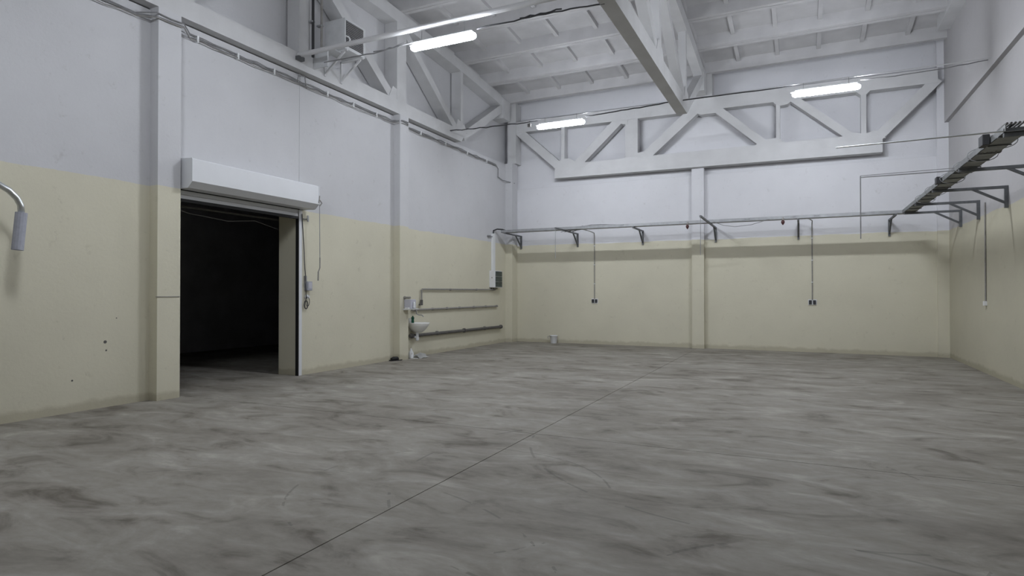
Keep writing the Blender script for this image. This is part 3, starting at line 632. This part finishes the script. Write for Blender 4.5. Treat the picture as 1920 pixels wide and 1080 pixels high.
bm = new(); tube(bm, [(XL + .15, 12.47, .10), (XL + .19, 12.44, .13), (XL + .17, 12.46, .18)], .01, 6); obj('handle', bm, M['wpvc'], bb_)
bm = new(); rnd = random.Random(3); vs = []
t = thing('crumpled_sheet', 'crumpled white plastic sheet on the floor beside the white jug', 'sheet', (XL + .3, 12.75, 0))
for i in range(7):
    for j in range(5):
        e = 1 - abs(i - 3) / 3.6; vs.append(bm.verts.new((XL + .08 + .055 * i + rnd.uniform(-.012, .012), 12.50 + .09 * j + rnd.uniform(-.02, .02), max(.003, .11 * e * rnd.uniform(.1, 1.2)))))
for i in range(6):
    for j in range(4): bm.faces.new((vs[i*5+j], vs[(i+1)*5+j], vs[(i+1)*5+j+1], vs[i*5+j+1]))
bmesh.ops.solidify(bm, geom=bm.faces[:], thickness=.004); obj('sheet', bm, M['sheet'], t)
bm = new(); prism(bm, [(XL + .16, 12.40), (XL + .34, 12.46), (XL + .30, 12.55), (XL + .15, 12.52)], 'z', .001, .012); obj('sheet_corner', bm, M['sheet'], t)

t = thing('black_shoe', 'black shoe lying on the floor at the foot of the pilaster', 'shoe', (XL + .09, 11.9, 0))
bm = new(); tube(bm, [(-8.80, 11.78, .035), (-8.78, 11.84, .05), (-8.74, 11.92, .048), (-8.70, 12.0, .04), (-8.67, 12.06, .03)][:4], [.034, .048, .046, .032], 12); obj('upper', bm, M['seal'], t, True)
bm = new(); prism(bm, [(-8.85, 11.76), (-8.77, 11.73), (-8.64, 11.98), (-8.66, 12.03), (-8.71, 12.02)], 'z', 0, .022); obj('sole', bm, M['seal'], t)

t = thing('white_bucket', 'white plastic bucket on the floor against the back wall', 'bucket', (-7.2, 18.25, 0))
bm = new(); lathe(bm, [(.095, 0), (.10, .01), (.120, .235), (.126, .24), (.126, .255), (.114, .255), (.09, .02)], (-7.22, 18.25, 0), 20); obj('bucket_body', bm, M['wpvc'], t, True)
bm = new(); tube(bm, [(-7.22 - .128 * math.cos(a) - .02 * math.sin(a), 18.25 - .04 * math.sin(a), .225 - .10 * math.sin(a)) for a in [math.pi * k / 10 for k in range(11)]], .005, 5)
tube(bm, [(-7.345, 18.22, .235), (-7.40, 18.18, .20), (-7.38, 18.18, .14)], .010, 6); obj('bail_handle', bm, M['gpipe'], t)

# ---------------------------------------------------------------- bent tube with a grey sleeve at the left edge
t = thing('bent_tube', 'bent bright steel tube ending in a grey sleeve at the left picture edge', 'tube', (XL, 3.4, 2.8))
pts = [(XL, 3.30, 2.93), (-8.6, 3.45, 2.93), (-8.47, 3.62, 2.92), (-8.45, 3.80, 2.875), (-8.45, 3.90, 2.82), (-8.45, 3.98, 2.74), (-8.45, 4.02, 2.66), (-8.45, 4.03, 2.54)]
bm = new(); tube(bm, pts, .036, 12); obj('tube_bend', bm, M['chrome'], t, True)
bm = new(); tube(bm, [(-8.45, 4.028, 2.57), (-8.45, 3.99, 2.12)], .062, 14); obj('sleeve', bm, M['sleeve'], t)
bm = new(); tube(bm, [(XL, 3.3, 2.93), (XL + .02, 3.31, 2.93)], .08, 14); obj('wall_flange', bm, M['chrome'], t)

# ---------------------------------------------------------------- one group phrase for each kind of repeat
GROUPS = dict(fluorescent_light='hanging fluorescent lights', light_rail='white rails carrying the lights', light_cable='cables feeding the lights',
              roof_truss='concrete roof trusses', cable_tray='galvanised cable trays', riser_pipe='riser pipes by the condenser unit',
              drop_wire='drop wires below the back tray', socket_conduit='socket conduits on the back wall', twin_socket='twin sockets on the back wall',
              hanging_socket='small sockets hanging under the back tray', wall_pipe='horizontal pipes in the washbasin bay')
for o in S.objects:
    if o.parent is None and o.name.split('.')[0] in GROUPS: o['group'] = GROUPS[o.name.split('.')[0]]
